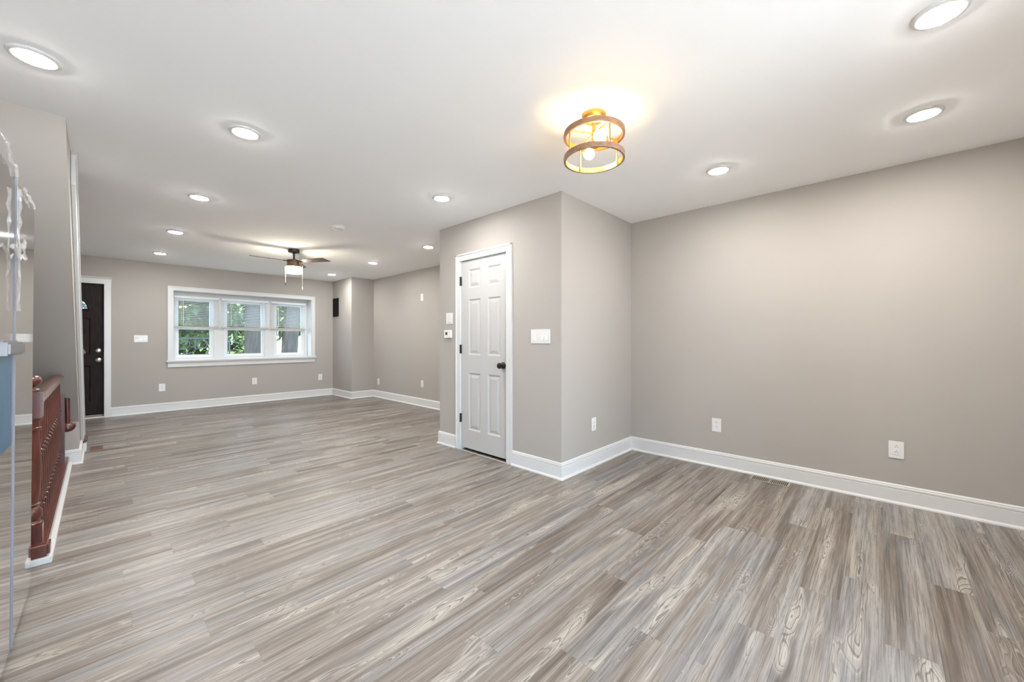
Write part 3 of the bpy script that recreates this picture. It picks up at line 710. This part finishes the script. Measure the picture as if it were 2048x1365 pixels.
MB().lathe([(.072, -.0002), (.072, -.006), (.066, -.009)], 36).build('base', PLATE, sd, 40)

fn = thing('ceiling_fan', 'dark three-blade ceiling fan with lit frosted drum shade in living room', 'fan', (1.867, 5.932, H))
MB().lathe([(.070, 0), (.071, -.038), (.066, -.046), (.020, -.050)], 36).build('canopy', FANDK, fn, 35)
MB().lathe([(.019, -.048), (.021, -.056), (.0135, -.060), (.0135, -.150), (.022, -.156), (.024, -.164)], 20).build('downrod', FANDK, fn, 35)
MB().lathe([(.03, -.150), (.088, -.152), (.094, -.158), (.094, -.170), (.088, -.176), (.084, -.182)], 40).build('motor_housing', FANDK, fn, 35)
MB().lathe([(.084, -.180), (.086, -.206), (.090, -.222), (.097, -.230), (.099, -.248)], 40).build('light_kit', FANBR, fn, 35)
MB().lathe([(.098, -.246), (.103, -.250), (.106, -.262), (.106, -.312), (.101, -.326), (.088, -.333), (.0, -.336)], 40, cap=False).build('glass_shade', FANS, fn, 40)
cr = R(-46.64)
for a in (347, 227, 107):
    t = MB(); b = t.b; pr = []
    prof = [(.075, .028), (.10, .038), (.15, .052), (.26, .056), (.48, .061), (.51, .061), (.545, .060)]
    lo, hi = [], []
    for x, hw in prof:
        off = .02 if x == .665 else 0
        lo.append((x - (0 if x < .54 else .04), -hw)); hi.append((x, hw))
    t.prism(lo + hi[::-1], 'z', -.003, .003)
    Mx = Matrix.Rotation(R(a) + cr, 4, 'Z') @ Matrix.Translation((0, 0, -.168)) @ Matrix.Rotation(R(-11.5), 4, 'X')
    bo = t.build('blade', FANWOOD, fn, None, Mx)
    t = MB(); t.box(.07, .135, -.022, .022, -.0075, -.003, .002); t.box(.07, .135, -.022, .022, .003, .007, .002)
    t.build('blade_iron', FANDK, bo, None, Mx)
rv = Vector((math.cos(cr), math.sin(cr), 0)) * .118
for sgn, z0, z1, fobz in ((-1, -.22, -.455, -.49), (1, -.19, -.52, -.545)):
    c = MB(); c.tube([(rv.x * sgn * .8, rv.y * sgn * .8, -.20), (rv.x * sgn, rv.y * sgn, -.215), (rv.x * sgn, rv.y * sgn, z1)], .0018, 6)
    co = c.build('pull_chain', CHAIN, fn)
    c = MB(); c.lathe([(.003, z1), (.0065, z1 - .008), (.0065, z1 - .036), (.003, z1 - .044)], 12, Matrix.Translation((rv.x * sgn, rv.y * sgn, 0)))
    c.build('chain_fob', FANDK if sgn < 0 else CHAIN, co)

cg = thing('cage_ceiling_light', 'gold and wood ring cage ceiling light with two glowing bulbs', 'ceiling light', (1.904, 1.167, H))
MB().lathe([(.066, 0), (.066, -.016), (.060, -.022), (.056, -.030), (.022, -.034)], 40).build('canopy', GOLD, cg, 35)
MB().lathe([(.011, -.03), (.011, -.15), (.024, -.154), (.026, -.168), (.024, -.182), (.010, -.188)], 24).build('stem', GOLD, cg, 35)
def ring(z):
    t = MB(); t.lathe([(.167, z + .014), (.169, z), (.167, z - .014), (.157, z - .014), (.157, z + .014), (.167, z + .014)], 72, cap=False)
    o = t.build('ring', RINGW, cg, 35)
    t = MB(); t.lathe([(.1572, z + .0135), (.1552, z + .0135), (.1552, z - .0135), (.1572, z - .0135), (.1572, z + .0135)], 72, cap=False); t.build('ring_liner', GOLD, o, 35)
ring(-.112); ring(-.243)
for k in range(4):
    a = R(20 + 90 * k) + cr; c, s_ = math.cos(a), math.sin(a)
    t = MB(); t.tube([(.152 * c, .152 * s_, -.104), (.152 * c, .152 * s_, -.252)], .0048, 8); t.build('bar', GOLD, cg)
    t = MB(); t.tube([(.01 * c, .01 * s_, -.104), (.155 * c, .155 * s_, -.112)], .0052, 8); t.build('spoke', GOLD, cg)
rt = Vector((math.cos(cr), math.sin(cr), 0)); fw = Vector((-math.sin(cr), math.cos(cr), 0))
for sg in (-1, 1):
    A0 = fw * (.035 * sg) - rt * (.060 * sg) + Vector((0, 0, -.165)); A1 = fw * (.125 * sg) + rt * (.012 * sg) + Vector((0, 0, -.172))
    Mx = Matrix.Translation(A0) @ (A1 - A0).to_track_quat('Z', 'Y').to_matrix().to_4x4()
    sm = MB(); sm.tube([(0, 0, -.170), tuple(A0 * .5 + Vector((0, 0, -.084))), tuple(A0)], .007, 8)
    sm.lathe([(.010, -.012), (.015, -.006), (.016, .024), (.0145, .028)], 20, Mx); so = sm.build('socket', GOLD, cg, 35)
    MB().lathe([(.011, .026), (.013, .034), (.022, .054), (.0300, .074), (.0305, .088), (.026, .103), (.015, .112), (.0, .115)], 24, Mx, cap=False).build('bulb', BULBM, so, 50)

# ------------------------------------------------------------------ outdoors in front of the house
struct(MB().box(-20, 20, -30, -2.5, -.3, -.2).build('bounce_ground', BOUNCE))  # unseen pale ground added to bounce sunlight up onto the ceiling
struct(MB().box(-30, 60, 9.2, 80, -1.6, -1.5).build('ground', LAWN), 'pale ground in front of the house')
def tree(label, x, y, r, lean, crown, nleaf, m, seed, size=.09):
    th = thing('tree', label, 'tree', (x, y, -1.5), 0, 'trees beyond the bay window')
    t = MB(); pts = [(lean * q, 0.02 * math.sin(q), q) for q in (0, .5, 1.2, 2, 3, 4, 5.5)]
    t.tube(pts, [r * 1.25, r * 1.08, r, r * .97, r * .92, r * .85, r * .6], 18)
    for a, z in ((20, 3.4), (140, 3.9), (260, 4.3)):
        t.tube([(lean * z, 0, z), (lean * z + 1.2 * math.cos(R(a)), 1.2 * math.sin(R(a)), z + .9), (lean * z + 2.4 * math.cos(R(a)), 2.4 * math.sin(R(a)), z + 1.3)], [r * .4, r * .28, r * .12], 8)
    t.build('trunk', BARK, th, 60)
    rnd = random.Random(seed); b = bmesh.new()
    for _ in range(nleaf):
        cx, cy, cz, rx, ry, rz = rnd.choice(crown)
        while True:
            p = Vector((rnd.uniform(-1, 1), rnd.uniform(-1, 1), rnd.uniform(-1, 1)))
            if p.length < 1: break
        q = Vector((cx + p.x * rx, cy + p.y * ry, cz + p.z * rz))
        if noise.noise(q * 1.5) < -.12: continue
        Mx = Matrix.Rotation(rnd.uniform(0, 6.28), 3, 'Z') @ Matrix.Rotation(rnd.uniform(-1.2, 1.2), 3, 'X')
        s = size * rnd.uniform(.6, 1.4)
        b.faces.new([b.verts.new(q + Mx @ Vector(c)) for c in ((0, -s, 0), (s * .45, 0, s * .12), (0, s, 0), (-s * .45, 0, s * .12))])
    me = bpy.data.meshes.new('foliage'); b.to_mesh(me); b.free(); me.materials.append(m)
    o = bpy.data.objects.new('foliage', me); COL.objects.link(o); o.parent = th
tree('thick grey tree trunk seen through the middle bay window', 2.95, 12.6, .23, 0.0, [(-1.4, .3, 4.4, 1.3, 1.3, 1.3), (-1.2, .8, 3.2, 1.1, 1.0, .8)], 5200, LEAFL, 1)
tree('leaning grey tree trunk seen through the right bay window', 3.72, 12.45, .19, .05, [(2.0, .3, 4.3, 1.2, 1.3, 1.3), (1.6, .8, 3.4, .7, .9, .7)], 5200, LEAFL, 2)
tree('dark leafy tree seen through the left bay window', 1.0, 17.0, .2, 0.0, [(0.4, 0, 4.2, 2.4, 1.6, 1.7), (.6, 0, 2.7, 2.6, 1.4, 1.1), (1.0, .3, 3.2, 1.4, 1.2, 1.6)], 12000, LEAFD, 3, .15)
tree('dark bushy tree behind the two grey trunks', 6.4, 21.5, .2, 0.0, [(0, 0, 4.6, 2.6, 1.6, 1.8), (-2.0, 0, 3.8, 2.2, 1.4, 1.7), (1.8, 0, 4.2, 2.2, 1.3, 1.6), (-2.6, .2, 3.0, 1.8, 1.2, 1.3)], 16000, LEAFD, 4, .16)
hs = thing('neighbour_house', 'white house with grey gable roof far beyond the right bay window', 'house', (15.2, 44, -4.0))
MB().box(-5, 5, -3, 3, 0, 4.3).build('wall', SIDING, hs)
MB().prism([(-5.5, 4.2), (5.5, 4.2), (0, 5.6)], 'y', -3.3, 3.3).build('roof', ROOF, hs)
for x in (-3.2, -1.0, 1.3, 3.4): MB().box(x - .5, x + .5, -3.06, -2.98, 2.2, 3.7).build('window', HWIN, hs)
# scrolled iron porch panel outside the left bay window
pr_ = thing('porch_ironwork', 'pale scrolled iron porch panel behind the left bay window pane', 'railing', (1.45, 10.0, -1.5))
t = MB()
def arc3(cx, cz, rx, rz, a0, a1, n=20): return [(cx + rx * math.cos(R(a0 + (a1 - a0) * q / n)), 0, cz + rz * math.sin(R(a0 + (a1 - a0) * q / n))) for q in range(n + 1)]
t.tube(arc3(0, 2.60, .075, .09, 0, 360), .008, 6)
for sx in (-1, 1):
    t.tube([(sx * .10, 0, 2.72), (sx * .12, 0, 2.60), (sx * .11, 0, 2.50), (sx * .17, 0, 2.43), (sx * .28, 0, 2.40), (sx * .42, 0, 2.40)], .008, 6)
    t.tube(arc3(sx * .32, 2.60, .12, .10, 90, 90 + sx * 200), .007, 6)
t.tube(arc3(-.02, 2.17, .10, .10, 0, 200), .007, 6)
t.build('scrollwork', IRON, pr_)
t = MB(); t.box(-.45, .45, -.012, .012, 2.70, 2.73)
for x in (-.45, .45): t.box(x - .012, x + .012, -.012, .012, 0, 2.74)
t.build('frame', IRON, pr_)
